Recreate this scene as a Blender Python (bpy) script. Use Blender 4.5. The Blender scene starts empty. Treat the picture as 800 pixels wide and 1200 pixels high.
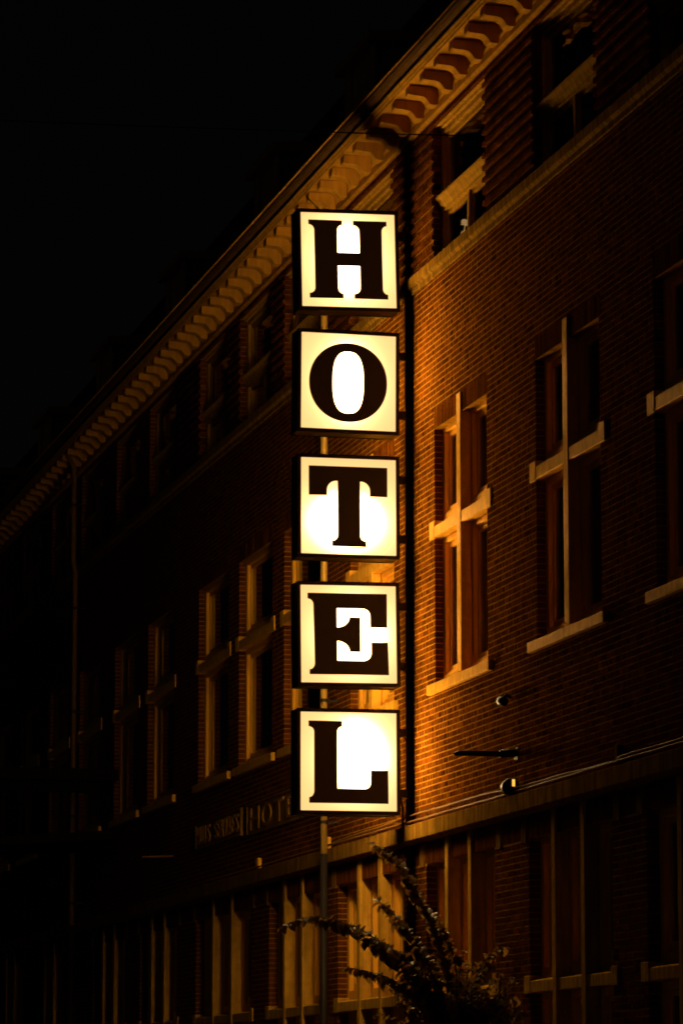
import bpy, bmesh, math, random
from mathutils import Vector, Matrix
from mathutils.geometry import tessellate_polygon
R = math.radians
random.seed(7)
sc = bpy.context.scene
COL = sc.collection

# ------------------------------------------------------------------ camera
cam_d = bpy.data.cameras.new('camera')
cam = bpy.data.objects.new('camera', cam_d)
COL.objects.link(cam)
cam_d.sensor_fit = 'VERTICAL'
cam_d.sensor_height = 36.0
cam_d.sensor_width = 24.0
cam_d.lens = 131.4
cam_d.clip_start = 0.1
cam_d.clip_end = 2000
cam.location = (-9.725, -38.36, 1.65)
cam.rotation_euler = (R(90 + 8.9525), 0, R(-13.1634))
sc.camera = cam
# ------------------------------------------------------------------ night sky, faint moon, exposure
world = bpy.data.worlds.new('World')
sc.world = world
world.use_nodes = True
wn = world.node_tree.nodes
wl = world.node_tree.links
bgn = wn.get('Background') or wn.new('ShaderNodeBackground')
sky = wn.new('ShaderNodeTexSky')
sky.sky_type = 'NISHITA'
sky.sun_disc = False
sky.sun_elevation = R(4)
sky.sun_rotation = R(250)
hsv = wn.new('ShaderNodeHueSaturation')
hsv.inputs['Saturation'].default_value = 0.15
wl.new(sky.outputs[0], hsv.inputs['Color'])
wl.new(hsv.outputs[0], bgn.inputs[0])
bgn.inputs[1].default_value = 0.0005
moon_d = bpy.data.lights.new('moon', 'SUN')
moon_d.energy = 0.0004
moon_d.angle = R(0.5)
moon_d.color = (1.0, 0.93, 0.85)
moon = bpy.data.objects.new('moon', moon_d)
COL.objects.link(moon)
moon.rotation_euler = (R(50), 0, R(-60))
moon.location = (-30, -20, 40)
sc.view_settings.view_transform = 'Standard'
sc.view_settings.look = 'None'
sc.view_settings.gamma = 1.0
sc.view_settings.use_curve_mapping = False
sc.view_settings.exposure = 0.0
sc.cycles.use_denoising = True
sc.cycles.sample_clamp_direct = 8.0
sc.cycles.filter_width = 1.8
sc.cycles.max_bounces = 6
sc.cycles.diffuse_bounces = 5
sc.cycles.transparent_max_bounces = 8
SIGN_POWER = 1.0          # one factor on all five light boxes

# ------------------------------------------------------------------ materials
def mat(name, base, rough=0.7, metal=0.0, spec=0.3, var=0.15, scale=8.0, bump=0.0, bscale=40.0,
        stretch=None, streak=None, attr=None):
    m = bpy.data.materials.new(name)
    m.use_nodes = True
    nt = m.node_tree
    N, L = nt.nodes, nt.links
    b = N.get('Principled BSDF')
    b.inputs['Roughness'].default_value = rough
    b.inputs['Metallic'].default_value = metal
    b.inputs['Specular IOR Level'].default_value = spec
    geo = N.new('ShaderNodeNewGeometry')
    src = geo.outputs['Position']
    mp = N.new('ShaderNodeMapping')
    L.new(src, mp.inputs['Vector'])
    if stretch:
        mp.inputs['Scale'].default_value = stretch
    nz = N.new('ShaderNodeTexNoise')
    nz.inputs['Scale'].default_value = scale
    nz.inputs['Detail'].default_value = 6
    nz.inputs['Roughness'].default_value = 0.65
    L.new(mp.outputs[0], nz.inputs['Vector'])
    cr = N.new('ShaderNodeValToRGB')
    cr.color_ramp.elements[0].position = 0.3
    cr.color_ramp.elements[1].position = 0.72
    lo = [c * (1 - var) for c in base]
    hi = [min(1, c * (1 + var)) for c in base]
    cr.color_ramp.elements[0].color = (*lo, 1)
    cr.color_ramp.elements[1].color = (*hi, 1)
    L.new(nz.outputs['Fac'], cr.inputs[0])
    out = cr.outputs[0]
    if attr:
        a = N.new('ShaderNodeAttribute')
        a.attribute_name = attr
        r2 = N.new('ShaderNodeValToRGB')
        els = r2.color_ramp.elements
        els[0].position = 0.0
        els[0].color = (0.46, 0.42, 0.40, 1)
        els[1].position = 1.0
        els[1].color = (1.45, 1.3, 1.1, 1)
        e = els.new(0.25)
        e.color = (0.72, 0.66, 0.64, 1)
        e = els.new(0.7)
        e.color = (1.05, 1.0, 1.0, 1)
        L.new(a.outputs['Fac'], r2.inputs[0])
        mx = N.new('ShaderNodeMix')
        mx.data_type = 'RGBA'
        mx.blend_type = 'MULTIPLY'
        mx.inputs[0].default_value = 1
        L.new(out, mx.inputs[6])
        L.new(r2.outputs[0], mx.inputs[7])
        out = mx.outputs[2]
    if streak:                       # soot and rain streaks with a shape of their own
        mp2 = N.new('ShaderNodeMapping')
        mp2.inputs['Scale'].default_value = (9, 9, 0.9)
        L.new(src, mp2.inputs['Vector'])
        n2 = N.new('ShaderNodeTexNoise')
        n2.inputs['Scale'].default_value = 1.6
        n2.inputs['Detail'].default_value = 5
        L.new(mp2.outputs[0], n2.inputs['Vector'])
        r3 = N.new('ShaderNodeValToRGB')
        r3.color_ramp.elements[0].position = 0.42
        r3.color_ramp.elements[0].color = (1 - streak, 1 - streak, 1 - streak, 1)
        r3.color_ramp.elements[1].position = 0.6
        r3.color_ramp.elements[1].color = (1, 1, 1, 1)
        L.new(n2.outputs['Fac'], r3.inputs[0])
        mx2 = N.new('ShaderNodeMix')
        mx2.data_type = 'RGBA'
        mx2.blend_type = 'MULTIPLY'
        mx2.inputs[0].default_value = 1
        L.new(out, mx2.inputs[6])
        L.new(r3.outputs[0], mx2.inputs[7])
        out = mx2.outputs[2]
    L.new(out, b.inputs['Base Color'])
    if bump:
        nb = N.new('ShaderNodeTexNoise')
        nb.inputs['Scale'].default_value = bscale
        nb.inputs['Detail'].default_value = 5
        L.new(mp.outputs[0], nb.inputs['Vector'])
        bp = N.new('ShaderNodeBump')
        bp.inputs['Strength'].default_value = bump
        bp.inputs['Distance'].default_value = 0.004
        L.new(nb.outputs['Fac'], bp.inputs['Height'])
        L.new(bp.outputs[0], b.inputs['Normal'])
    return m

M = {}
M['brick'] = mat('brick_clay', (0.128, 0.041, 0.0035), rough=0.95, spec=0.0, var=0.3, scale=30, bump=0.9, bscale=70, attr='tone', streak=0.3)
M['mortar'] = mat('lime_mortar', (0.32, 0.155, 0.012), rough=0.95, spec=0.0, var=0.35, scale=7, bump=0.6, bscale=120)
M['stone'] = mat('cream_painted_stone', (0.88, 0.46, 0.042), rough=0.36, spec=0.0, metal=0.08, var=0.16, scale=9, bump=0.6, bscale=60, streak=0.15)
M['stone_low'] = mat('dimmed_painted_stone', (0.60, 0.34, 0.036), rough=0.6, spec=0.0, var=0.2, scale=8, bump=0.6, bscale=60, streak=0.3)  # darker copy of the painted stone: ground floor dimness put into its colour
M['wood_top'] = mat('dimmed_painted_wood', (0.50, 0.28, 0.03), rough=0.6, spec=0.0, var=0.15, scale=12, bump=0.3, streak=0.25)  # window wood with the shade of the top storey put into its colour
M['zinc_dim'] = mat('dimmed_zinc', (0.20, 0.11, 0.02), rough=0.5, spec=0.1, var=0.2)  # zinc darkened in colour to stand for weaker light on the far pipe
M['stone_dark'] = mat('weathered_sandstone', (0.27, 0.145, 0.016), rough=0.85, spec=0.0, var=0.22, scale=7, bump=0.8, bscale=50, streak=0.4)
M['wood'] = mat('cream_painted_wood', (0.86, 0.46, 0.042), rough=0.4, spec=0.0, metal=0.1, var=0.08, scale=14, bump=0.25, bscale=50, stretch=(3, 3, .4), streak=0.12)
M['cornice'] = mat('painted_cornice_wood', (0.56, 0.29, 0.025), rough=0.55, spec=0.0, var=0.12, scale=6, bump=0.35, bscale=30, streak=0.2)
M['black_metal'] = mat('black_enamel_steel', (0.016, 0.013, 0.011), rough=0.42, spec=0.4, var=0.3, scale=12, bump=0.2)
M['letter'] = mat('black_vinyl', (0.012, 0.009, 0.008), rough=0.4, spec=0.3, var=0.2, scale=10)
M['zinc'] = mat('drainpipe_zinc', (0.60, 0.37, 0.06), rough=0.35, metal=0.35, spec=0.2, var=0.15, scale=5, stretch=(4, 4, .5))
M['dark_zinc'] = mat('gutter_lead', (0.10, 0.055, 0.015), rough=0.7, spec=0.0, metal=0.0, var=0.2, scale=6)
M['slate'] = mat('roof_slate', (0.05, 0.05, 0.055), rough=0.6, var=0.3, scale=4)
M['asphalt'] = mat('street_asphalt', (0.05, 0.05, 0.05), rough=0.9, var=0.25, scale=6, bump=0.5)
M['paving'] = mat('pavement_stone', (0.16, 0.15, 0.14), rough=0.85, var=0.2, scale=2, bump=0.4)
M['room'] = mat('room_paint', (0.45, 0.30, 0.10), rough=0.9, var=0.1)
M['curtain'] = mat('linen_curtain', (0.65, 0.45, 0.14), rough=0.95, spec=0.05, var=0.12, scale=4)
M['cable'] = mat('grey_cable', (0.22, 0.12, 0.03), rough=0.7, spec=0.05, var=0.1)
M['bark'] = mat('shrub_bark', (0.09, 0.06, 0.035), rough=0.9, var=0.3, scale=20, bump=0.8)
M['canopy'] = mat('canopy_steel', (0.012, 0.01, 0.008), rough=1.0, spec=0.0)
M['wire'] = mat('black_wire', (0.006, 0.005, 0.005), rough=1.0, spec=0.0)
M['fixture'] = mat('dark_fixture_plastic', (0.02, 0.016, 0.012), rough=0.5, spec=0.12, var=0.2)

def leaf_mat():
    m = bpy.data.materials.new('leaf_green')
    m.use_nodes = True
    N, L = m.node_tree.nodes, m.node_tree.links
    b = N.get('Principled BSDF')
    b.inputs['Roughness'].default_value = 0.5
    b.inputs['Specular IOR Level'].default_value = 0.2
    a = N.new('ShaderNodeAttribute')
    a.attribute_name = 'tone'
    r = N.new('ShaderNodeValToRGB')
    r.color_ramp.elements[0].color = (0.07, 0.05, 0.008, 1)
    r.color_ramp.elements[1].color = (0.21, 0.125, 0.02, 1)
    L.new(a.outputs['Fac'], r.inputs[0])
    L.new(r.outputs[0], b.inputs['Base Color'])
    t = N.new('ShaderNodeBsdfTranslucent')
    t.inputs['Color'].default_value = (0.34, 0.19, 0.03, 1)
    mx = N.new('ShaderNodeMixShader')
    mx.inputs[0].default_value = 0.5
    out = N.get('Material Output')
    L.new(b.outputs[0], mx.inputs[1])
    L.new(t.outputs[0], mx.inputs[2])
    L.new(mx.outputs[0], out.inputs['Surface'])
    return m
M['leaf'] = leaf_mat()

def glass_mat():
    m = bpy.data.materials.new('window_glass')
    m.use_nodes = True
    N, L = m.node_tree.nodes, m.node_tree.links
    N.remove(N.get('Principled BSDF'))
    out = N.get('Material Output')
    t = N.new('ShaderNodeBsdfTransparent')
    t.inputs[0].default_value = (0.80, 0.82, 0.80, 1)
    g = N.new('ShaderNodeBsdfGlossy')
    g.inputs['Roughness'].default_value = 0.03
    fr = N.new('ShaderNodeFresnel')
    fr.inputs[0].default_value = 1.5
    tc = N.new('ShaderNodeNewGeometry')
    nz = N.new('ShaderNodeTexNoise')
    nz.inputs['Scale'].default_value = 1.7
    L.new(tc.outputs['Position'], nz.inputs['Vector'])
    bp = N.new('ShaderNodeBump')
    bp.inputs['Strength'].default_value = 0.05
    bp.inputs['Distance'].default_value = 0.05
    L.new(nz.outputs['Fac'], bp.inputs['Height'])
    L.new(bp.outputs[0], g.inputs['Normal'])
    mx = N.new('ShaderNodeMixShader')
    L.new(fr.outputs[0], mx.inputs[0])
    L.new(t.outputs[0], mx.inputs[1])
    L.new(g.outputs[0], mx.inputs[2])
    L.new(mx.outputs[0], out.inputs['Surface'])
    return m
M['glass'] = glass_mat()

def panel_mat(name, hot, hk, edge, rad):
    """opal acrylic face of a light box: bright where the lamp stands behind it"""
    m = bpy.data.materials.new(name)
    m.use_nodes = True
    N, L = m.node_tree.nodes, m.node_tree.links
    N.remove(N.get('Principled BSDF'))
    out = N.get('Material Output')
    uv = N.new('ShaderNodeUVMap')
    uv.uv_map = 'UVMap'
    sub = N.new('ShaderNodeVectorMath')
    sub.operation = 'SUBTRACT'
    L.new(uv.outputs[0], sub.inputs[0])
    sub.inputs[1].default_value = (hot[0], 1 - hot[1], 0)
    sc_ = N.new('ShaderNodeVectorMath')
    sc_.operation = 'MULTIPLY'
    sc_.inputs[1].default_value = (1 / rad[0], 1 / rad[1], 0)
    L.new(sub.outputs[0], sc_.inputs[0])
    ln = N.new('ShaderNodeVectorMath')
    ln.operation = 'LENGTH'
    L.new(sc_.outputs[0], ln.inputs[0])
    p2 = N.new('ShaderNodeMath')
    p2.operation = 'POWER'
    p2.inputs[1].default_value = 2.0
    L.new(ln.outputs['Value'], p2.inputs[0])
    ng = N.new('ShaderNodeMath')
    ng.operation = 'MULTIPLY'
    ng.inputs[1].default_value = -1
    L.new(p2.outputs[0], ng.inputs[0])
    ex = N.new('ShaderNodeMath')
    ex.operation = 'EXPONENT'
    L.new(ng.outputs[0], ex.inputs[0])
    ma = N.new('ShaderNodeMath')
    ma.operation = 'MULTIPLY_ADD'
    ma.inputs[1].default_value = (hk - edge) * SIGN_POWER
    ma.inputs[2].default_value = edge * SIGN_POWER
    L.new(ex.outputs[0], ma.inputs[0])
    dv = N.new('ShaderNodeMath')                    # wider, weaker spread of the lamp light in the opal sheet
    dv.operation = 'MULTIPLY'
    dv.inputs[1].default_value = -0.22
    L.new(p2.outputs[0], dv.inputs[0])
    e2 = N.new('ShaderNodeMath')
    e2.operation = 'EXPONENT'
    L.new(dv.outputs[0], e2.inputs[0])
    m2 = N.new('ShaderNodeMath')
    m2.operation = 'MULTIPLY_ADD'
    m2.inputs[1].default_value = 3.2 * SIGN_POWER
    L.new(e2.outputs[0], m2.inputs[0])
    L.new(ma.outputs[0], m2.inputs[2])
    ma = m2
    em = N.new('ShaderNodeEmission')
    em.inputs[0].default_value = (1.0, 0.58, 0.21, 1)
    L.new(ma.outputs[0], em.inputs[1])
    L.new(em.outputs[0], out.inputs['Surface'])
    return m

def brick_tex_mat():
    m = bpy.data.materials.new('far_brickwork')
    m.use_nodes = True
    N, L = m.node_tree.nodes, m.node_tree.links
    b = N.get('Principled BSDF')
    b.inputs['Roughness'].default_value = 0.95
    b.inputs['Specular IOR Level'].default_value = 0.0
    geo = N.new('ShaderNodeNewGeometry')
    sep = N.new('ShaderNodeSeparateXYZ')
    L.new(geo.outputs['Position'], sep.inputs[0])
    cb = N.new('ShaderNodeCombineXYZ')
    L.new(sep.outputs['Y'], cb.inputs['X'])
    L.new(sep.outputs['Z'], cb.inputs['Y'])
    bt = N.new('ShaderNodeTexBrick')
    bt.inputs['Scale'].default_value = 1.0
    bt.inputs['Brick Width'].default_value = 0.21
    bt.inputs['Row Height'].default_value = 0.061
    bt.inputs['Mortar Size'].default_value = 0.005
    bt.inputs['Color1'].default_value = (0.135, 0.044, 0.004, 1)
    bt.inputs['Color2'].default_value = (0.06, 0.02, 0.003, 1)
    bt.inputs['Mortar'].default_value = (0.32, 0.16, 0.015, 1)
    L.new(cb.outputs[0], bt.inputs['Vector'])
    L.new(bt.outputs['Color'], b.inputs['Base Color'])
    bp = N.new('ShaderNodeBump')
    bp.invert = True
    bp.inputs['Strength'].default_value = 0.8
    bp.inputs['Distance'].default_value = 0.01
    L.new(bt.outputs['Fac'], bp.inputs['Height'])
    L.new(bp.outputs[0], b.inputs['Normal'])
    return m
M['far_brick'] = brick_tex_mat()

# ------------------------------------------------------------------ mesh helpers
class MB:
    def __init__(self):
        self.v, self.f = [], []
    def box(self, x0, x1, y0, y1, z0, z1, top=None):
        """axis box; top = (dz at x0, dz at x1) slopes the top face"""
        n = len(self.v)
        a, b_ = top if top else (0, 0)
        self.v += [(x0, y0, z0), (x1, y0, z0), (x1, y1, z0), (x0, y1, z0),
                   (x0, y0, z1 + a), (x1, y0, z1 + b_), (x1, y1, z1 + b_), (x0, y1, z1 + a)]
        self.f += [(n, n+3, n+2, n+1), (n+4, n+5, n+6, n+7), (n, n+1, n+5, n+4),
                   (n+1, n+2, n+6, n+5), (n+2, n+3, n+7, n+6), (n+3, n, n+4, n+7)]
        return self
    def prism(self, prof, y0, y1):
        """closed (x, z) profile swept along y"""
        n, k = len(self.v), len(prof)
        self.v += [(x, y0, z) for x, z in prof] + [(x, y1, z) for x, z in prof]
        for i in range(k):
            j = (i + 1) % k
            self.f.append((n + i, n + j, n + k + j, n + k + i))
        self.f.append(tuple(n + i for i in reversed(range(k))))
        self.f.append(tuple(n + k + i for i in range(k)))
        return self
    def tube(self, pts, r, seg=10, caps=True):
        n0 = len(self.v)
        pts = [Vector(p) for p in pts]
        rr = r if isinstance(r, (list, tuple)) else [r] * len(pts)
        for i, p in enumerate(pts):
            d = (pts[min(i + 1, len(pts) - 1)] - pts[max(i - 1, 0)]).normalized()
            up = Vector((0, 0, 1)) if abs(d.z) < 0.9 else Vector((1, 0, 0))
            a = d.cross(up).normalized()
            b_ = d.cross(a).normalized()
            for k in range(seg):
                t = 2 * math.pi * k / seg
                self.v.append(tuple(p + a * (rr[i] * math.cos(t)) + b_ * (rr[i] * math.sin(t))))
        for i in range(len(pts) - 1):
            for k in range(seg):
                k2 = (k + 1) % seg
                self.f.append((n0 + i*seg + k, n0 + i*seg + k2, n0 + (i+1)*seg + k2, n0 + (i+1)*seg + k))
        if caps:
            self.f.append(tuple(n0 + k for k in reversed(range(seg))))
            e = n0 + (len(pts) - 1) * seg
            self.f.append(tuple(e + k for k in range(seg)))
        return self
    def mesh(self, name, m, bevel=0.0, smooth=False):
        me = bpy.data.meshes.new(name)
        me.from_pydata(self.v, [], self.f)
        bm = bmesh.new()
        bm.from_mesh(me)
        if bevel:
            bmesh.ops.remove_doubles(bm, verts=bm.verts, dist=1e-5)
            bmesh.ops.bevel(bm, geom=[e for e in bm.edges if e.is_manifold and e.calc_face_angle(0) > 0.5],
                            offset=bevel, segments=1, affect='EDGES', clamp_overlap=True)
        bmesh.ops.recalc_face_normals(bm, faces=bm.faces)
        bm.to_mesh(me)
        bm.free()
        me.materials.append(m)
        if smooth:
            for p in me.polygons:
                p.use_smooth = True
        return me
    def build(self, name, m, parent=None, bevel=0.0, smooth=False, loc=None):
        return link(name, self.mesh(name, m, bevel, smooth), parent, loc)

def link(name, me, parent=None, loc=None):
    o = bpy.data.objects.new(name, me)
    COL.objects.link(o)
    if parent is not None:
        o.parent = parent
        if loc is not None:
            o.location = loc
        elif parent.type == 'EMPTY':
            o.location = -Vector(parent.location)      # meshes are made in world coordinates
    elif loc is not None:
        o.location = loc
    return o

def tag(o, label=None, cat=None, group=None, kind=None):
    if label: o['label'] = label
    if cat: o['category'] = cat
    if group: o['group'] = group
    if kind: o['kind'] = kind
    return o

def empty(name, loc, label, cat, group=None):
    o = bpy.data.objects.new(name, None)
    COL.objects.link(o)
    o.location = loc
    o.empty_display_size = 0.3
    return tag(o, label, cat, group)

def copy_tree(o, parent, loc):
    c = o.copy()
    COL.objects.link(c)
    c.parent = parent
    c.location = loc
    for ch in o.children:
        g = ch.copy()
        COL.objects.link(g)
        g.parent = c
    return c

# ------------------------------------------------------------------ setting
tag(MB().box(-160, 160, -160, 200, -0.5, -0.12).build('street', M['asphalt']), kind='structure')
tag(MB().box(-3.6, -3.4, -60, 120, -0.3, 0.004).build('kerb', M['paving'], bevel=0.01), kind='structure')
tag(MB().box(-3.396, 0.02, -60, 120, -0.3, 0.0).build('pavement', M['paving']), kind='structure')

# ------------------------------------------------------------------ the hotel building
Y0, Y1 = -14.0, 62.0
YB = 13.4                          # nearer than this the bricks are real
B = empty('hotel_building', (0, 24, 0), 'long brick hotel building with bracketed cornice and stone cross windows along the street', 'building')
ZS0, ZS1 = 4.31, 4.50              # string course
ZB0, ZB1 = 10.25, 10.39            # sill band below the top storey
ZF = 11.92                         # underside of the fascia
HW = 1.03
CEN = [-13.2, -9.5, -5.87, -2.07, 1.75, 5.3, 8.05, 10.8, 14.7, 17.6, 21.0, 24.2, 27.6, 31.0, 34.4, 38.0, 42.0, 46.0, 50.0, 54.0, 58.0]
F1 = [(c - HW, c + HW, 5.90, 8.60) for c in CEN[1:]]
F2 = [(c - HW, c + HW, ZB1 - 0.02, 11.86) for c in CEN[1:]]
GW = [(-10.95, -8.1, [-9.05, -10.0]), (-7.12, -4.5, [-5.38, -6.3]), (-3.3, -0.65, [-1.55, -2.44]), (0.3, 3.4, [2.3, 1.32]),
      (4.3, 7.15, [6.2, 5.22]), (8.25, 11.9, [10.65, 9.42]), (13.3, 16.2, [15.2, 14.2]), (17.5, 20.4, [19.4, 18.4]),
      (23.6, 26.4, [25.4, 24.4]), (28.0, 31.0, [30.0, 29.0]), (33.0, 36.0, [35.0, 34.0])]
GZ0, GZ1 = 1.10, 4.08
F0 = [(a, b, GZ0, GZ1) for a, b, _ in GW]
OPEN = F0 + F1 + F2

def rects(y0, y1, z0, z1, ops):
    ys = sorted({y0, y1, *[v for a, b, _, _ in ops for v in (a, b) if y0 < v < y1]})
    for a, b in zip(ys, ys[1:]):
        mid = (a + b) / 2
        cuts = sorted((o[2], o[3]) for o in ops if o[0] < mid < o[1])
        z = z0
        for c0, c1 in cuts:
            if c0 > z: yield a, b, z, c0
            z = max(z, c1)
        if z < z1: yield a, b, z, z1

near = MB()
for a, b, c, d in rects(Y0, YB, 0, 12.1, OPEN):
    near.box(0.0022, 0.40, a, b, c, d)
near.build('wall', M['mortar'], B)
far = MB()
for a, b, c, d in rects(YB, Y1, 0, 12.1, OPEN):
    far.box(0.0, 0.40, a, b, c, d)
far.build('wall', M['far_brick'], B)
MB().box(1.2, 1.4, Y0, Y1, 0, 12.1).build('inner_wall', M['room'], B)
slabs = MB()
for z in (4.25, 10.1, 12.05):
    slabs.box(0.41, 1.19, Y0, Y1, z, z + 0.14)
slabs.build('floor_slab', M['room'], B)
MB().box(0.0, 14.0, Y0 - 0.3, Y0 - 0.002, 0, 12.1).build('end_wall', M['far_brick'], B)

# bricks, each one a block standing proud of the mortar
bv, bf, bt = [], [], []
def brick(y0, y1, z0, z1, x0=0.0, x1=0.11, tone=None):
    n = len(bv)
    x0 += random.uniform(-0.0018, 0.0012)
    dz = random.uniform(-0.0012, 0.0012)
    z0 += dz; z1 += dz
    tl = random.uniform(-0.0012, 0.0012)
    c = 0.003
    bv.extend([(x0, y0 + c, z0 + c), (x0 + tl, y1 - c, z0 + c), (x0 + tl, y1 - c, z1 - c), (x0, y0 + c, z1 - c),
               (x0 + c, y0, z0), (x0 + c, y1, z0), (x0 + c, y1, z1), (x0 + c, y0, z1),
               (x1, y0, z0), (x1, y1, z0), (x1, y1, z1), (x1, y0, z1)])
    bf.extend([(n, n+3, n+2, n+1)])
    for i in range(4):
        j = (i + 1) % 4
        bf.append((n+i, n+j, n+4+j, n+4+i))
        bf.append((n+4+i, n+4+j, n+8+j, n+8+i))
    if tone is None:
        tone = min(1, max(0, random.gauss(0.52, 0.24)))
    bt.extend([tone] * 9)

def span_minus(y0, y1, cuts):
    out, y = [], y0
    for a, b in sorted(cuts):
        if b <= y or a >= y1: continue
        if a > y: out.append((y, a))
        y = max(y, b)
    if y < y1: out.append((y, y1))
    return out

CH, JT = 0.061, 0.010
SOLD = [(a - 0.03, b + 0.03, 8.60, 8.815) for a, b, _, _ in F1]
def courses(z0, z1, ops, rib=False):
    n = int(round((z1 - z0) / CH))
    for i in range(n):
        za = z0 + i * CH
        zb = za + CH - JT
        zm = (za + zb) / 2
        proud = rib and i % 2 == 0
        cuts = [(o[0], o[1]) for o in ops if o[2] < zm < o[3]]
        for a, b in span_minus(Y0 + 0.02, YB, cuts):
            e = 0.022 if proud else 0.003
            a2 = a - (e if a > Y0 + 0.1 else 0)
            b2 = b + (e if b < YB - 0.1 else 0)
            y = a2
            k = random.random()
            first = True
            while y < b2 - 0.02:
                if i % 2:
                    l = 0.105
                else:
                    l = 0.215
                if first: l = l * (0.5 + 0.5 * k); first = False
                if random.random() < 0.12: l = 0.105
                ye = min(b2, y + l - JT)
                if b2 - ye < 0.035: ye = b2
                brick(y, ye, za, zb, x0=-0.026 if proud else 0.0)
                y = ye + JT
def soldiers(y0, y1, z0, z1, cuts=()):
    y = y0
    while y < y1 - 0.04:
        ye = min(y1, y + 0.052)
        if not any(a < (y + ye) / 2 < b for a, b in cuts):
            brick(y, ye, z0 + 0.004, z1 - 0.004, x0=-0.002)
        y = ye + 0.010
courses(1.02, 4.07, F0)
courses(4.52, ZB0, F1 + SOLD)
courses(ZB1, ZF, F2, rib=True)
for a, b, c, d in SOLD:
    if b < YB: soldiers(a, b, c, d, cuts=[((a + b) / 2 - 0.09, (a + b) / 2 + 0.09)] if a < 2 else ())
# stone blocks let into the soldier band over the ground floor
BLK = []
for a, b, ms in GW:
    for m_ in (a - 0.16, b + 0.16): BLK.append((m_ - 0.085, m_ + 0.085))
MUL = [(m_ - 0.075, m_ + 0.075) for _, _, ms in GW for m_ in ms]
soldiers(Y0 + 0.02, YB, 4.08, 4.31, cuts=BLK + MUL)
me = bpy.data.meshes.new('bricks')
me.from_pydata(bv, [], bf)
at = me.attributes.new('tone', 'FLOAT', 'FACE')
at.data.foreach_set('value', bt)
me.materials.append(M['brick'])
tag(link('bricks', me, B), kind='stuff')
for a, b in BLK:
    if b < 30: MB().box(-0.012, 0.1, a, b, 4.05, 4.305).build('stone_block', M['stone_dark'], B, bevel=0.006)

# plinth, string course, sill band
MB().box(-0.05, 0.3, Y0, Y1, 0, 1.0, top=(0, 0.02)).build('plinth', M['stone_dark'], B, bevel=0.01)
y = Y0
while y < Y1:                                    # the string course is laid in lengths of stone
    L_ = 1.9 if y < 24 else 9.5
    MB().prism([(-0.115, ZS0 + 0.03), (-0.115, ZS1), (0.02, ZS1 + 0.02), (0.02, ZS0), (-0.06, ZS0)], y, min(Y1, y + L_) - 0.004).build(
        'string_course', M['stone_dark'], B, bevel=0.004)
    MB().prism([(-0.055, ZB0 + 0.045), (-0.062, ZB1), (0.10, ZB1 + 0.012), (0.10, ZB0 - 0.035), (-0.022, ZB0 - 0.035), (-0.022, ZB0 + 0.02)],
               y, min(Y1, y + L_) - 0.004).build('sill_band', M['stone_dark'], B, bevel=0.004)
    y += L_

# ------------------------------------------------------------------ cornice
cp = [(0.05, ZF), (-0.045, ZF), (-0.062, ZF + 0.02), (-0.062, ZF + 0.10), (-0.085, ZF + 0.12), (-0.085, ZF + 0.225),
      (-0.41, ZF + 0.235), (-0.42, ZF + 0.212), (-0.435, ZF + 0.212), (-0.44, ZF + 0.235), (-0.452, ZF + 0.240), (-0.455, ZF + 0.262),
      (-0.468, ZF + 0.268), (-0.472, ZF + 0.288), (-0.42, ZF + 0.294), (-0.41, ZF + 0.34), (0.05, ZF + 0.35)]
corn = MB().prism(cp, Y0, Y1).build('cornice', M['cornice'], B)
gut = MB()
gut.prism([(-0.405, ZF + 0.335), (-0.47, ZF + 0.338), (-0.515, ZF + 0.352), (-0.54, ZF + 0.385), (-0.545, ZF + 0.425), (-0.53, ZF + 0.425), (-0.50, ZF + 0.375), (-0.3, ZF + 0.365), (-0.3, ZF + 0.352)], Y0, Y1)
gut.build('gutter', M['dark_zinc'], corn, loc=(0, 0, 0))
MB().tube([(-0.548, Y0, ZF + 0.428), (-0.548, Y1, ZF + 0.428)], 0.012, 8).build('gutter_bead', M['cornice'], corn, smooth=True, loc=(0, 0, 0))
zt = ZF + 0.228
mp = [(-0.395, zt), (-0.40, zt - 0.085), (-0.385, zt - 0.10), (-0.29, zt - 0.105), (-0.235, zt - 0.115), (-0.20, zt - 0.145),
      (-0.175, zt - 0.185), (-0.15, zt - 0.195), (-0.10, zt - 0.195), (-0.083, zt - 0.185), (-0.083, zt)]
MW = 0.085
mod_me = MB().prism(mp, -MW, MW).mesh('modillion', M['cornice'], bevel=0.004)
y = 0.285 - 0.595 * 23
while y < 45:
    mo = link('modillion', mod_me, corn, loc=(random.uniform(-.004, .004), y + random.uniform(-.012, .012), random.uniform(-.003, 0.0)))
    mo.rotation_euler = (random.uniform(-.0004, .0004), 0, random.uniform(-.02, .02))
    y += 0.595

# ------------------------------------------------------------------ roof
roof = MB().prism([(-0.28, 12.35), (1.9, 15.4), (9, 16.5), (9, 12.3)], Y0, Y1).build('roof', M['slate'], B)
MB().box(1.75, 1.98, Y0, Y1, 15.30, 15.44).build('roof_ridge_flashing', M['dark_zinc'], roof, loc=(0, 0, 0))
for c in (-9.5, -2.07, 5.3, 10.8, 17.6, 24.2, 31, 38):
    d = MB().box(0.75, 2.2, c - 0.7, c + 0.7, 13.0, 14.4)
    d.box(0.70, 0.748, c - 0.78, c - 0.52, 12.95, 14.4).box(0.70, 0.748, c + 0.52, c + 0.78, 12.95, 14.4)
    d.prism([(0.60, 14.402), (0.60, 14.52), (2.4, 14.62), (2.4, 14.402)], c - 0.9, c + 0.9)
    d.build('dormer', M['wood'], roof, bevel=0.01, loc=(0, 0, 0))

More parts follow.
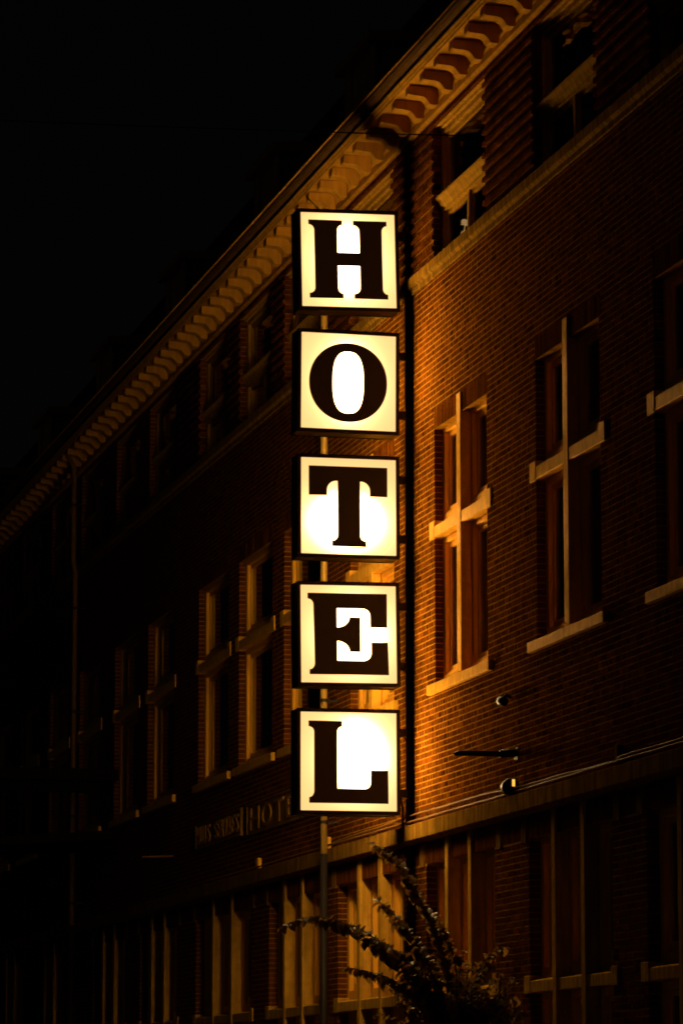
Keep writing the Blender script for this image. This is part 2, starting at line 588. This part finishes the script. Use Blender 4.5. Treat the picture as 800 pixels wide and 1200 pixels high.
# ------------------------------------------------------------------ windows of the middle storey
def ring(mb, x0, x1, y0, y1, z0, z1, w, wb=None, wt=None):
    wb = wb or w; wt = wt or w
    mb.box(x0, x1, y0, y0 + w, z0, z1).box(x0, x1, y1 - w, y1, z0, z1)
    mb.box(x0, x1, y0 + w, y1 - w, z0, z0 + wb).box(x0, x1, y0 + w, y1 - w, z1 - wt, z1)

def pane_mesh(y0, y1, z0, z1, x):
    return MB().box(x, x + 0.006, y0, y1, z0, z1).mesh('pane', M['glass'])

def curtain_mesh(y0, y1, z0, z1, x):
    mb = MB()
    n = 40
    for i in range(n + 1):
        t = i / n
        yy = y0 + (y1 - y0) * t
        xx = x + 0.025 * math.sin(t * 34 + math.sin(t * 9)) + 0.01 * math.sin(t * 77)
        mb.v += [(xx, yy, z0), (xx + 0.01 * math.sin(t * 20), yy, z1)]
    for i in range(n):
        mb.f.append((2*i, 2*i + 2, 2*i + 3, 2*i + 1))
    return mb.mesh('curtain', M['curtain'], smooth=True)

TR0, TR1 = 7.45, 7.60
def cross_window(mull=True):
    fr = MB()
    lights = []
    for ya, yb in (((-HW, -0.078), (0.078, HW)) if mull else ((-HW, HW),)):
        for za, zb in ((5.93, TR0 - 0.003), (TR1 + 0.01, 8.62)):
            ring(fr, 0.092, 0.185, ya, yb, za, zb, 0.075, wt=0.06)
            ring(fr, 0.135, 0.178, ya + 0.077, yb - 0.077, za + 0.077, zb - 0.062, 0.052, wb=0.085)
            lights.append((ya + 0.125, yb - 0.125, za + 0.155, zb - 0.11))
            fr.box(0.10, 0.13, ya + 0.077, yb - 0.077, za + 0.077, za + 0.11, top=(-0.012, 0.0))   # weather bar
    w = fr.build('window', M['wood'], B, bevel=0.004, loc=(0, 0, 0))
    if mull: MB().box(-0.018, 0.09, -0.078, 0.078, 5.935, 8.80).build('mullion', M['stone'], w, bevel=0.006)
    tr = MB().box(-0.012, 0.095, -HW - 0.005, HW + 0.005, TR0, TR1 - 0.03, top=(0, 0.035))
    for s in (-1, 1):
        a, b = sorted((s * (HW - 0.03), s * (HW + 0.17)))
        tr.box(-0.016, 0.12, a, b, TR0 - 0.008, TR1 + 0.03)
    tr.build('transom', M['stone'], w, bevel=0.006)
    for a, b in ((-1.21, -0.002), (0.002, 1.21)):
        MB().box(-0.05, 0.12, a, b, 5.815, 5.915, top=(0, 0.018)).build('sill', M['stone'], w, bevel=0.006)
    for l in lights:
        link('pane', pane_mesh(*l, 0.152), w)
    return w
wproto = cross_window()
wproto_b = cross_window(False)        # the windows beyond the sign have no stone mullion
bl = -Vector(B.location)
wins = []
for i, c in enumerate(CEN[1:]):
    if c > 2: o = wproto_b if CEN[i] < 2 else copy_tree(wproto_b, B, (0, 0, 0))
    else: o = wproto if i == 0 else copy_tree(wproto, B, (0, 0, 0))
    o.location = bl + Vector((0, c, 0))
    wins.append(o)
cur_a = curtain_mesh(0.10, 0.98, 5.95, 8.6, 0.30)
cur_b = curtain_mesh(-0.98, -0.35, 5.95, 8.6, 0.30)
for i in (1, 2, 3, 4, 5, 6):
    link('curtain', cur_a, wins[i])
    link('curtain', cur_b, wins[i])

# ------------------------------------------------------------------ windows of the top storey
def top_window():
    fr = MB()
    za, zb = ZB1 + 0.0, 11.865
    ring(fr, 0.09, 0.20, -HW, HW, za + 0.01, zb, 0.09, wb=0.05, wt=0.10)
    fr.box(0.055, 0.09, -HW, HW, zb - 0.045, zb)                        # stepped head
    fr.box(0.015, 0.055, -HW, HW, zb - 0.018, zb)
    fr.box(0.10, 0.185, -0.035, 0.035, za + 0.06, 10.93)                # mullion below the transom
    for s in (-1, 1):
        a, b = sorted((s * 0.037, s * (HW - 0.092)))
        ring(fr, 0.13, 0.175, a, b, za + 0.062, 10.928, 0.05)
    ring(fr, 0.13, 0.175, -HW + 0.092, HW - 0.092, 11.10, zb - 0.102, 0.05)
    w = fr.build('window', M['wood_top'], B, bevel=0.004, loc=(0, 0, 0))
    MB().prism([(0.02, 11.06), (0.02, 11.085), (0.09, 11.10), (0.19, 11.10), (0.19, 10.93), (0.085, 10.93), (0.085, 10.96), (0.06, 10.99), (0.05, 11.02)],
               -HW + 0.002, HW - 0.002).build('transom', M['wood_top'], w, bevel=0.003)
    for l in ((-0.87, -0.09, za + 0.11, 10.88), (0.09, 0.87, za + 0.11, 10.88), (-0.88, 0.88, 11.15, 11.71)):
        link('pane', pane_mesh(*l, 0.15), w)
    return w
tproto = top_window()
for i, c in enumerate(CEN[1:]):
    o = tproto if i == 0 else copy_tree(tproto, B, (0, 0, 0))
    o.location = bl + Vector((0, c, 0))

# ------------------------------------------------------------------ ground floor windows
GT0, GT1 = 2.645, 2.785
for a, b, ms in GW:
    cuts = sorted([a, *ms, b])
    fr = MB()
    lights = []
    for i in range(3):
        ya = cuts[i] + (0.06 if i else 0.0)
        yb = cuts[i + 1] - (0.06 if i < 2 else 0.0)
        for za, zb in ((GZ0 + 0.1, GT0 - 0.003), (GT1, GZ1 + 0.01)):
            ring(fr, 0.115, 0.225, ya, yb, za, zb, 0.08, wt=0.07, wb=0.10)
            ring(fr, 0.165, 0.215, ya + 0.082, yb - 0.082, za + 0.102, zb - 0.072, 0.055, wb=0.085)
            lights.append((ya + 0.13, yb - 0.13, za + 0.18, zb - 0.12))
    w = fr.build('window', M['wood'], B, bevel=0.004)
    for m_ in ms:
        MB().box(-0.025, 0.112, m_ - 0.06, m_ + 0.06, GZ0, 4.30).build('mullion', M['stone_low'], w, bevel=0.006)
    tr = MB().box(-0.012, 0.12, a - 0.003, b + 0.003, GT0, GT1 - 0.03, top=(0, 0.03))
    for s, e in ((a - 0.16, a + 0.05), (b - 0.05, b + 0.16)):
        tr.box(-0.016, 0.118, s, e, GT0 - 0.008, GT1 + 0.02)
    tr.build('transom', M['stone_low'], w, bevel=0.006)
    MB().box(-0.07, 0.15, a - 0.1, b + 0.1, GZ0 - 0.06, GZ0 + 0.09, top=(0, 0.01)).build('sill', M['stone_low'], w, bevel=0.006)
    for l in lights:
        link('pane', pane_mesh(*l, 0.185), w)

# ------------------------------------------------------------------ carved name plaques
M['carved'] = mat('carved_letter_stone', (0.30, 0.16, 0.02), rough=0.9, spec=0.0)
def glyph(ch):
    cu = bpy.data.curves.new('letter', 'FONT')
    cu.body = ch
    cu.extrude = 0.5
    o = bpy.data.objects.new('letter', cu)
    COL.objects.link(o)
    dg = bpy.context.evaluated_depsgraph_get()
    me = bpy.data.meshes.new_from_object(o.evaluated_get(dg))
    bpy.data.objects.remove(o)
    me.materials.clear()
    me.materials.append(M['carved'])
    return me
def carve(txt, parent, y_near, y_far, z0, z1, x):
    """raised lettering, one mesh a letter; it reads from the far end towards the near end"""
    step = (y_near - y_far) / len(txt)
    for i, ch in enumerate(txt):
        if ch == ' ': continue
        me = glyph(ch)
        xs = [v.co.x for v in me.vertices]
        ys = [v.co.y for v in me.vertices]
        wd = 0.3 if ch == 'I' else 0.78
        for v in me.vertices:
            u = (v.co.x - min(xs)) / (max(xs) - min(xs)) - 0.5
            t = (v.co.y - min(ys)) / (max(ys) - min(ys))
            v.co = (x + (0.0 if v.co.z > 0 else 0.02), y_far + step * (i + 0.5 + wd * u), z0 + (z1 - z0) * t)
        link('letter', me, parent)
for txt, yn, yf, z0, z1 in (('HUIS SERVAES', 8.78, 11.85, 5.02, 5.38), ('HOTEL', 4.55, 8.42, 4.98, 5.38)):
    pl = MB().box(-0.018, 0.05, yn, yf, z0, z1)
    for q in ((yn, yf, z0, z0 + 0.025), (yn, yf, z1 - 0.025, z1)):
        pl.box(-0.034, -0.018, *q)
    pl.box(-0.034, -0.018, yn, yn + 0.04, z0 + 0.026, z1 - 0.026).box(-0.034, -0.018, yf - 0.04, yf, z0 + 0.026, z1 - 0.026)
    p = pl.build('plaque', M['stone_dark'], B, bevel=0.003)
    p['label'] = 'carved stone name plaque reading ' + txt
    carve(txt, p, yn + 0.12, yf - 0.12, z0 + 0.06, z1 - 0.06, -0.036)

# ------------------------------------------------------------------ the HOTEL sign
SG = empty('hotel_sign', (-0.03, 0, 4.50), 'tall vertical sign of five lit boxes spelling HOTEL', 'sign')
XL, XR = -1.228, -0.190
PY = 0.135                                    # half depth to the panels
def arc(c, p0, p1, n=8):
    return [(c[0] + (p0[0]-c[0])*math.cos(a) + (p1[0]-c[0])*math.sin(a),
             c[1] + (p0[1]-c[1])*math.cos(a) + (p1[1]-c[1])*math.sin(a))
            for a in [math.pi/2 * i / n for i in range(n + 1)]]
def sup(c, rx, ry, e, n=72):
    out = []
    for i in range(n):
        a = 2 * math.pi * i / n
        ca, sa = math.cos(a), math.sin(a)
        out.append((c[0] + rx * math.copysign(abs(ca) ** (2/e), ca), c[1] + ry * math.copysign(abs(sa) ** (2/e), sa)))
    return out
GL = {}
GL['H'] = ([(.082,.075),(.44,.075)] + arc((.44,.185),(.44,.125),(.386,.185)) + [(.386,.42),(.62,.42)] + arc((.555,.185),(.62,.185),(.555,.125))
  + [(.555,.075),(.914,.075)] + arc((.914,.185),(.914,.125),(.861,.185)) + arc((.914,.80),(.861,.80),(.914,.858)) + [(.914,.91),(.555,.91)]
  + arc((.555,.80),(.555,.858),(.62,.80)) + [(.62,.562),(.386,.562)] + arc((.44,.80),(.386,.80),(.44,.858)) + [(.44,.91),(.082,.91)]
  + arc((.082,.80),(.082,.858),(.1415,.80)) + arc((.082,.185),(.1415,.185),(.082,.125)))
GL['T'] = ([(.083,.083),(.909,.083),(.909,.39),(.725,.39)] + arc((.63,.33),(.725,.33),(.63,.236)) + [(.622,.236)] + arc((.686,.80),(.622,.80),(.686,.86))
  + [(.686,.92),(.325,.92)] + arc((.325,.80),(.325,.86),(.386,.80)) + [(.386,.236)] + arc((.372,.33),(.372,.236),(.275,.33)) + [(.275,.39),(.083,.39)])
GL['E'] = ([(.076,.08),(.906,.08),(.906,.43),(.727,.43)] + arc((.65,.31),(.727,.31),(.65,.237)) + [(.38,.237)] + arc((.38,.325),(.38,.43),(.51,.325))
  + [(.624,.325),(.624,.685)] + arc((.38,.685),(.51,.685),(.38,.573)) + [(.38,.772)] + arc((.655,.69),(.655,.772),(.735,.69)) + [(.735,.58),(.912,.58),(.918,.917),(.09,.917)]
  + arc((.09,.80),(.09,.865),(.145,.80)) + arc((.076,.20),(.135,.20),(.076,.14)))
GL['L'] = ([(.085,.088),(.433,.088)] + arc((.433,.2),(.433,.147),(.383,.2)) + [(.383,.775)] + arc((.67,.71),(.67,.775),(.73,.71)) + [(.73,.585),(.914,.585),(.914,.925),(.09,.925)]
  + arc((.09,.8),(.09,.865),(.142,.8)) + arc((.085,.2),(.142,.2),(.085,.147)))
GL['O'] = (sup((.496,.508), .412, .414, 2.08), sup((.496,.508), .163, .322, 2.7))

def letter_mesh(ch, th=0.006):
    bm = bmesh.new()
    if ch == 'O':
        o_, i_ = GL['O']
        vo = [bm.verts.new((u, 0, -v)) for u, v in o_]
        vi = [bm.verts.new((u, 0, -v)) for u, v in i_]
        fs = [bm.faces.new((vo[k], vo[(k+1) % len(vo)], vi[(k+1) % len(vi)], vi[k])) for k in range(len(vo))]
    else:
        pts = []
        for q in GL[ch]:
            if not pts or (abs(q[0]-pts[-1][0]) + abs(q[1]-pts[-1][1])) > 1e-4: pts.append(q)
        vs = [bm.verts.new((u, 0, -v)) for u, v in pts]
        tri = tessellate_polygon([[Vector((u, -v, 0)) for u, v in pts]])
        fs = [bm.faces.new([vs[k] for k in t_]) for t_ in tri]
    r = bmesh.ops.extrude_face_region(bm, geom=fs)
    bmesh.ops.translate(bm, verts=[e for e in r['geom'] if isinstance(e, bmesh.types.BMVert)], vec=(0, -th, 0))
    bmesh.ops.recalc_face_normals(bm, faces=bm.faces)
    me = bpy.data.meshes.new('letter')
    bm.to_mesh(me)
    bm.free()
    me.materials.append(M['letter'])
    return me

BOX = [('H', 10.062, 11.090, 1.3, (.50, .50), (.17, .21), 55), ('O', 8.727, 9.764, -0.3, (.50, .50), (.15, .20), 200), ('T', 7.380, 8.411, 0.2, (.48, .66), (.20, .16), 200),
       ('E', 6.010, 7.046, 0.7, (.55, .50), (.17, .18), 220), ('L', 4.659, 5.695, 0.2, (.58, .45), (.165, .19), 200)]
WP, LIP = XR - XL, 0.036
for ch, z0, z1, tilt, hot, rad, hk in BOX:
    hp = z1 - z0
    c = Vector(((XL + XR) / 2, 0, (z0 + z1) / 2))
    rot = Matrix.Rotation(R(-tilt), 4, 'Y')
    hw, hh = WP / 2 + LIP, hp / 2 + LIP
    pw, ph = WP / 2, hp / 2
    hb = MB()
    D = PY + 0.012
    hb.box(-hw, -hw + 0.012, -D, D, -hh, hh).box(hw - 0.012, hw, -D, D, -hh, hh)
    hb.box(-hw + 0.012, hw - 0.012, -D, D, -hh, -hh + 0.012).box(-hw + 0.012, hw - 0.012, -D, D, hh - 0.012, hh)
    for s in (-1, 1):                        # angle frame that holds each face
        ya, yb = sorted((s * (D + 0.003), s * (PY + 0.001)))
        hb.box(-hw - 0.003, -pw, ya, yb, -hh - 0.003, hh + 0.003).box(pw, hw + 0.003, ya, yb, -hh - 0.003, hh + 0.003)
        hb.box(-pw, pw, ya, yb, -hh - 0.003, -ph).box(-pw, pw, ya, yb, ph, hh + 0.003)
    o = hb.build('light_box', M['black_metal'], SG, bevel=0.002)
    o.location = c - Vector(SG.location)
    o.rotation_euler = rot.to_euler()
    pm = panel_mat('opal_panel_' + ch, hot, hk * 1.7, 1.2, (rad[0] * 0.94, rad[1] * 0.94))
    pm_b = panel_mat('opal_panel_back_' + ch, hot, hk * 1.15, 1.2, (rad[0] * 0.94, rad[1] * 0.94))
    lm = letter_mesh(ch)
    for s in (-1, 1):
        me = bpy.data.meshes.new('panel')
        me.from_pydata([(-pw, 0, -ph), (pw, 0, -ph), (pw, 0, ph), (-pw, 0, ph)], [], [(0, 1, 2, 3)])
        uvl = me.uv_layers.new(name='UVMap')
        for k, q in enumerate(((0, 0), (1, 0), (1, 1), (0, 1))): uvl.data[k].uv = q
        me.materials.append(pm if s < 0 else pm_b)
        p = link('panel', me, o, loc=(0, s * PY, 0))
        l = link('letter', lm, o)
        l.scale = (WP, 1, hp)
        if s < 0:
            l.location = (-pw, -PY - 0.002, ph)
        else:
            p.rotation_euler = (0, 0, math.pi)
            l.location = (pw, PY + 0.002, ph)
            l.rotation_euler = (0, 0, math.pi)
    for zz in (c.z + hp * 0.315, c.z - hp * 0.305):
        MB().box(c.x + hw + 0.004, -0.035, -0.04, 0.04, zz - 0.042, zz + 0.042).build('arm', M['black_metal'], SG, bevel=0.004)
rl = MB().box(-0.034, -0.026, -0.10, 0.07, 4.53, 11.0).box(-0.026, -0.012, -0.035, 0.015, 4.53, 11.0).box(-0.012, -0.004, -0.10, 0.07, 4.53, 11.0)
rl.build('rail', M['black_metal'], SG, bevel=0.002)
cb = MB().tube([(-0.075, 0.05, 4.5), (-0.075, 0.055, 4.7), (-0.10, 0.06, 4.85), (-0.16, 0.05, 4.87)], 0.012, 8)
cb.build('supply_cable', M['cable'], SG, smooth=True)

# ------------------------------------------------------------------ drainpipes
def drainpipe(y, label, kink):
    t = empty('drainpipe', (-0.1, y, 0), label, 'drainpipe', None)
    xl = -0.165
    xo = -0.20 if kink else xl
    pts = [(xo - 0.13, y, 12.14), (xo - 0.05, y, 12.02), (xo, y, 11.9), (xo, y, 10.42), (xo, y, 10.36), (xl, y, 10.18), (xl, y, 8.0), (xl, y, 4.42)]
    MB().tube(pts, 0.040, 16).build('pipe', M['zinc_dim'] if kink else M['zinc'], t, smooth=True)
    MB().tube([(xl, y, 4.44), (xl, y, 0.02)], 0.044, 16).build('lower_pipe', M['fixture'], t, smooth=True)
    for z in (11.3, 9.6, 7.9, 6.2, 4.8):
        x = xo if z > 10.3 else xl
        m_ = MB()
        m_.tube([(x, y, z - 0.02), (x, y, z + 0.02)], 0.053, 16)
        m_.box(x, 0.03, y - 0.012, y + 0.012, z - 0.012, z + 0.012)
        m_.build('clamp', M['fixture'], t)
drainpipe(3.40, 'zinc drainpipe running down the brick wall behind the lit sign', False)
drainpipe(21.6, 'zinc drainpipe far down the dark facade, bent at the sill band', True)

# ------------------------------------------------------------------ small things on the wall
# bracket arm standing out from the wall
M['bracket'] = mat('rusty_bracket', (0.05, 0.03, 0.015), rough=0.7)
t = empty('flag_bracket', (0, -4.15, 4.92), 'dark horizontal bracket arm standing out from the brick wall', 'bracket')
MB().tube([(-0.62, -4.1, 4.905), (-0.56, -4.1, 4.915), (-0.16, -4.1, 4.915)], [0.012, 0.026, 0.028], 12).build('arm', M['fixture'], t, smooth=True)
MB().tube([(-0.16, -4.1, 4.915), (0.02, -4.1, 4.93)], 0.038, 12).build('socket', M['fixture'], t, smooth=True)
MB().box(-0.006, 0.02, -4.16, -4.04, 4.86, 4.98).build('wall_plate', M['bracket'], t, bevel=0.004)

t = empty('security_camera', (0, -3.9, 5.45), 'small black camera on a short arm below the lit window', 'camera')
MB().tube([(0.02, -3.9, 5.48), (-0.05, -3.9, 5.50), (-0.085, -3.92, 5.45)], 0.016, 10).build('arm', M['fixture'], t, smooth=True)
MB().tube([(-0.085, -3.98, 5.405), (-0.085, -3.98, 5.43), (-0.085, -3.86, 5.45), (-0.085, -3.85, 5.45)], [0.02, 0.044, 0.046, 0.03], 14).build('housing', M['fixture'], t, smooth=True)

_b = M['letter'].node_tree.nodes.get('Principled BSDF')     # a trace of lamp light passes the vinyl
_b.inputs['Emission Color'].default_value = (1.0, 0.30, 0.06, 1)
_b.inputs['Emission Strength'].default_value = 0.005
def glow(name, col, k):
    m = bpy.data.materials.new(name)
    m.use_nodes = True
    b = m.node_tree.nodes.get('Principled BSDF')
    b.inputs['Base Color'].default_value = (*col, 1)
    b.inputs['Emission Color'].default_value = (*col, 1)
    b.inputs['Emission Strength'].default_value = k
    return m
M['lens_glint'] = glow('lens_glint', (1.0, 0.50, 0.07), 1.3)  # reflection of the sign in the lens, put in as weak emission
t = empty('wall_lamp', (0, -4.1, 4.60), 'round black wall lamp with a small emissive glint on its lens above the string course', 'lamp')
MB().tube([(0.02, -4.1, 4.62), (-0.06, -4.1, 4.61)], 0.03, 12).build('arm', M['fixture'], t, smooth=True)
hd = MB().tube([(-0.075, -4.02, 4.60), (-0.075, -4.06, 4.60), (-0.075, -4.15, 4.60), (-0.075, -4.20, 4.60)], [0.035, 0.075, 0.085, 0.070], 18)
hd.build('lamp_housing', M['fixture'], t, smooth=True)
MB().box(-0.075, -0.05, -4.214, -4.202, 4.60, 4.665).build('lens', M['lens_glint'], t, smooth=True)

t = tag(MB().box(-0.055, 0.02, -7.47, -7.39, 4.53, 4.70).build('junction_box', M['stone_dark'], bevel=0.006), 'small junction box standing on the string course where the cables meet', 'box')
t = tag(MB().box(-0.05, 0.0, 7.6, 7.75, 4.53, 4.66).build('junction_box', M['stone'], bevel=0.006), 'small pale junction box on the wall under the HOTEL plaque', 'box')
t = tag(MB().box(-0.05, 0.0, 3.75, 3.86, 4.52, 4.66).build('junction_box', M['stone'], bevel=0.006), 'small pale junction box beside the drainpipe below the sign', 'box')

def wall_cable(zoff, amp, ph, ya, yb, label, x=-0.05):
    pts = []
    n = int((yb - ya) / 0.12)
    for i in range(n + 1):
        yy = ya + (yb - ya) * i / n
        pts.append((x + 0.004 * math.sin(yy * 5 + ph), yy, zoff + amp * math.sin(yy * 0.55 + ph) + amp * 0.25 * math.sin(yy * 2.3 + ph)))
    tag(MB().tube(pts, 0.010, 6).build('wall_cable', M['cable'], smooth=True), label, 'cable')
wall_cable(4.575, 0.014, 0.4, -13.8, -7.45, 'upper loose cable along the string course right of the junction box')
wall_cable(4.59, 0.022, 2.2, -7.4, 3.7, 'upper loose cable sagging between the sign and the junction box')
wall_cable(4.545, 0.005, 0.0, -13.8, 13.0, 'lower taut cable lying along the string course', x=-0.07)

# overhead span wire, stay of the sign, spike on the gutter
pts = []
for i in range(41):
    u = i / 40
    pts.append((0.0 - 26 * u, -2.2 - 0.8 * u, 11.47 + 0.4 * u - 1.6 * u * (1 - u)))
tag(MB().tube(pts, 0.007, 6).build('span_wire', M['wire'], smooth=True), 'thin overhead wire running out from the facade past the cornice', 'wire')
tag(MB().tube([(-0.41, 3.3, 12.12), (-0.95, 0.05, 11.13)], 0.006, 6).build('stay_wire', M['fixture'], smooth=True), 'thin stay wire from the cornice to the top of the sign', 'wire')
tag(MB().tube([(-0.54, 3.28, 12.34), (-0.545, 3.28, 12.42), (-0.54, 3.27, 12.55)], [0.012, 0.009, 0.004], 8).build('gutter_spike', M['dark_zinc'], smooth=True), 'small metal spike standing on the gutter edge', 'spike')

# dark canopy far down the street
t = empty('entrance_canopy', (0, 19.2, 5.6), 'dark steel entrance canopy standing out from the far facade', 'canopy')
MB().box(-3.2, 0.0, 18.2, 18.36, 6.50, 6.68).build('beam', M['canopy'], t, bevel=0.01)
MB().box(-3.2, 0.0, 20.4, 20.56, 6.50, 6.68).build('beam', M['canopy'], t, bevel=0.01)
MB().box(-3.2, -3.04, 18.362, 20.398, 6.52, 6.66).build('beam', M['canopy'], t, bevel=0.01)
MB().prism([(0.0, 5.74), (-3.3, 5.50), (-3.3, 5.38), (0.0, 5.60)], 18.0, 21.0).build('roof_slab', M['canopy'], t, bevel=0.01)
for yy in (18.3, 20.5):
    MB().tube([(-3.1, yy, 6.5), (-3.1, yy, 5.49)], 0.025, 8).build('hanger_rod', M['canopy'], t, smooth=True)
    MB().tube([(-1.5, yy, 6.5), (-1.5, yy, 5.6)], 0.025, 8).build('hanger_rod', M['canopy'], t, smooth=True)
t = tag(MB().tube([(0.02, 13.6, 5.06), (-0.45, 13.6, 5.04)], 0.014, 8).build('wall_rod', M['cable'], smooth=True), 'thin metal rod standing out from the dark wall beyond the plaques', 'rod')

# ------------------------------------------------------------------ shrub with arching, leafy shoots
T = empty('shrub', (-0.95, -5.0, 0), 'tall shrub with arching leafy shoots in front of the ground floor windows', 'shrub')
lv, lf, lt = [], [], []
wood_mb = MB()
def leaf(p, d, n, s, tone):
    """ovate leaf, folded along the midrib, with a drooping tip"""
    d = d.normalized()
    n = (n - d * n.dot(d)).normalized()
    w = d.cross(n).normalized()
    k = len(lv)
    fold = 0.16 * s
    prof = [(0.0, 0.03), (0.22, 0.30), (0.5, 0.40), (0.78, 0.24)]
    for t_, hw_ in prof:
        q = p + d * (t_ * s) - n * (0.22 * s * t_ * t_)
        lv.append(tuple(q))
        lv.append(tuple(q + w * (hw_ * s) + n * (fold * hw_ * 2.2)))
        lv.append(tuple(q - w * (hw_ * s) + n * (fold * hw_ * 2.2)))
    lv.append(tuple(p + d * s - n * (0.26 * s)))
    for i in range(3):
        a = k + 3 * i
        lf.extend([(a, a + 1, a + 4, a + 3), (a, a + 3, a + 5, a + 2)])
    a = k + 9
    lf.extend([(a, a + 1, k + 12), (a, k + 12, a + 2)])
    lt.extend([tone] * 8)
def shoot(pts, r0=0.014, gap=0.016, s=0.135, start=0.15):
    P = [Vector(p) for p in pts]
    path = []
    for i in range(len(P) - 1):
        a, b, c, d = P[max(i-1, 0)], P[i], P[i+1], P[min(i+2, len(P)-1)]
        for j in range(10):
            t_ = j / 10
            path.append(0.5 * ((2*b) + (c-a)*t_ + (2*a-5*b+4*c-d)*t_*t_ + (-a+3*b-3*c+d)*t_**3))
    path.append(P[-1])
    n = len(path)
    wood_mb.tube([tuple(q) for q in path], [r0 * (1 - 0.8 * i / n) for i in range(n)], 6)
    acc, side = 0.0, 1
    tot = sum((path[i+1] - path[i]).length for i in range(n - 1))
    run = 0.0
    for i in range(n - 1):
        seg = path[i+1] - path[i]
        run += seg.length
        acc += seg.length
        while acc > gap:
            acc -= gap
            if run / tot < start: continue
            side = -side
            tan = seg.normalized()
            lat = tan.cross(Vector((0, 0, 1))).normalized() * side
            d_ = tan * random.uniform(0.05, 0.5) + lat * random.uniform(0.5, 1.0) + Vector((0, 0, random.uniform(-0.9, 0.1)))
            nn = Vector((random.uniform(-.35, .35), random.uniform(-.35, .35), 1.0)) + tan * 0.4
            ss = s * random.uniform(0.7, 1.2) * (1.0 if run / tot < 0.85 else 0.75)
            leaf(path[i] + seg * random.random(), d_, nn, ss, random.random())
base = (-0.95, -5.0, 0.0)
hub = (-0.85, -5.0, 1.75)
main = [
 [(-0.9,-5.0,1.9), (-1.0,-5.0,2.45), (-1.28,-5.05,2.88), (-1.52,-5.1,3.04), (-1.84,-5.1,3.22), (-2.2,-5.1,3.30), (-2.52,-5.15,3.21)],
 [(-0.85,-5.0,2.0), (-0.88,-4.95,2.7), (-1.04,-4.9,3.27), (-1.2,-4.9,3.55), (-1.36,-4.9,3.83), (-1.60,-4.9,3.98)],
 [(-0.9,-5.0,2.0), (-1.02,-5.0,2.6), (-1.15,-5.05,2.95), (-1.38,-5.05,3.27), (-1.62,-5.1,3.47)],
 [(-0.9,-5.1,1.9), (-1.15,-5.2,2.45), (-1.5,-5.25,2.72), (-1.72,-5.25,2.80), (-1.93,-5.25,2.84)],
 [(-0.9,-5.1,1.9), (-1.12,-5.15,2.5), (-1.40,-5.2,2.83), (-1.62,-5.2,3.02), (-1.86,-5.2,3.17)],
 [(-0.85,-5.0,1.9), (-0.72,-5.0,2.6), (-0.55,-5.0,2.95), (-0.38,-5.0,3.06)],
 [(-0.85,-5.0,1.9), (-0.62,-5.1,2.4), (-0.45,-5.1,2.56), (-0.30,-5.1,2.58)],
 [(-0.85,-5.0,1.9), (-0.80,-4.9,2.6), (-0.84,-4.8,3.05), (-0.98,-4.75,3.35)],
]
for p in main: shoot(p)
for i in range(120):                               # the dense middle of the bush
    a = random.uniform(0, 2 * math.pi)
    r = random.uniform(0.2, 0.85)
    h = random.uniform(0.35, 1.05) * (1.15 - 0.5 * r)
    e = Vector((-0.82 + r * math.cos(a) * 0.85, -5.0 + r * math.sin(a) * 0.8, 1.9 + h))
    e.x = min(e.x, -0.42)
    s_ = Vector((-0.85 + random.uniform(-.1, .1), -5.0 + random.uniform(-.1, .1), 1.5 + random.uniform(0, .4)))
    mid = s_.lerp(e, 0.55) + Vector((0, 0, 0.12))
    tip = e + (e - mid) * 0.25 - Vector((0, 0, 0.06))
    shoot([tuple(s_), tuple(mid), tuple(e), tuple(tip)], r0=0.010, gap=0.026, s=0.095, start=0.3)
trunk = MB()
trunk.tube([base, (-0.93, -5.0, 0.7), (-0.87, -5.0, 1.3), hub], [0.055, 0.045, 0.04, 0.03], 10)
trunk.tube([(-1.0, -5.05, 0.0), (-1.0, -5.1, 0.8), (-0.95, -5.1, 1.9)], [0.04, 0.035, 0.02], 8)
trunk.tube([(-0.88, -4.94, 0.0), (-0.8, -4.9, 0.9), (-0.82, -4.95, 1.9)], [0.04, 0.03, 0.02], 8)
trunk.build('trunk', M['bark'], T, smooth=True)
wood_mb.build('branches', M['bark'], T, smooth=True)
me = bpy.data.meshes.new('foliage')
me.from_pydata(lv, [], lf)
at = me.attributes.new('tone', 'FLOAT', 'FACE')
at.data.foreach_set('value', lt)
me.materials.append(M['leaf'])
tag(link('foliage', me, T), kind='stuff')
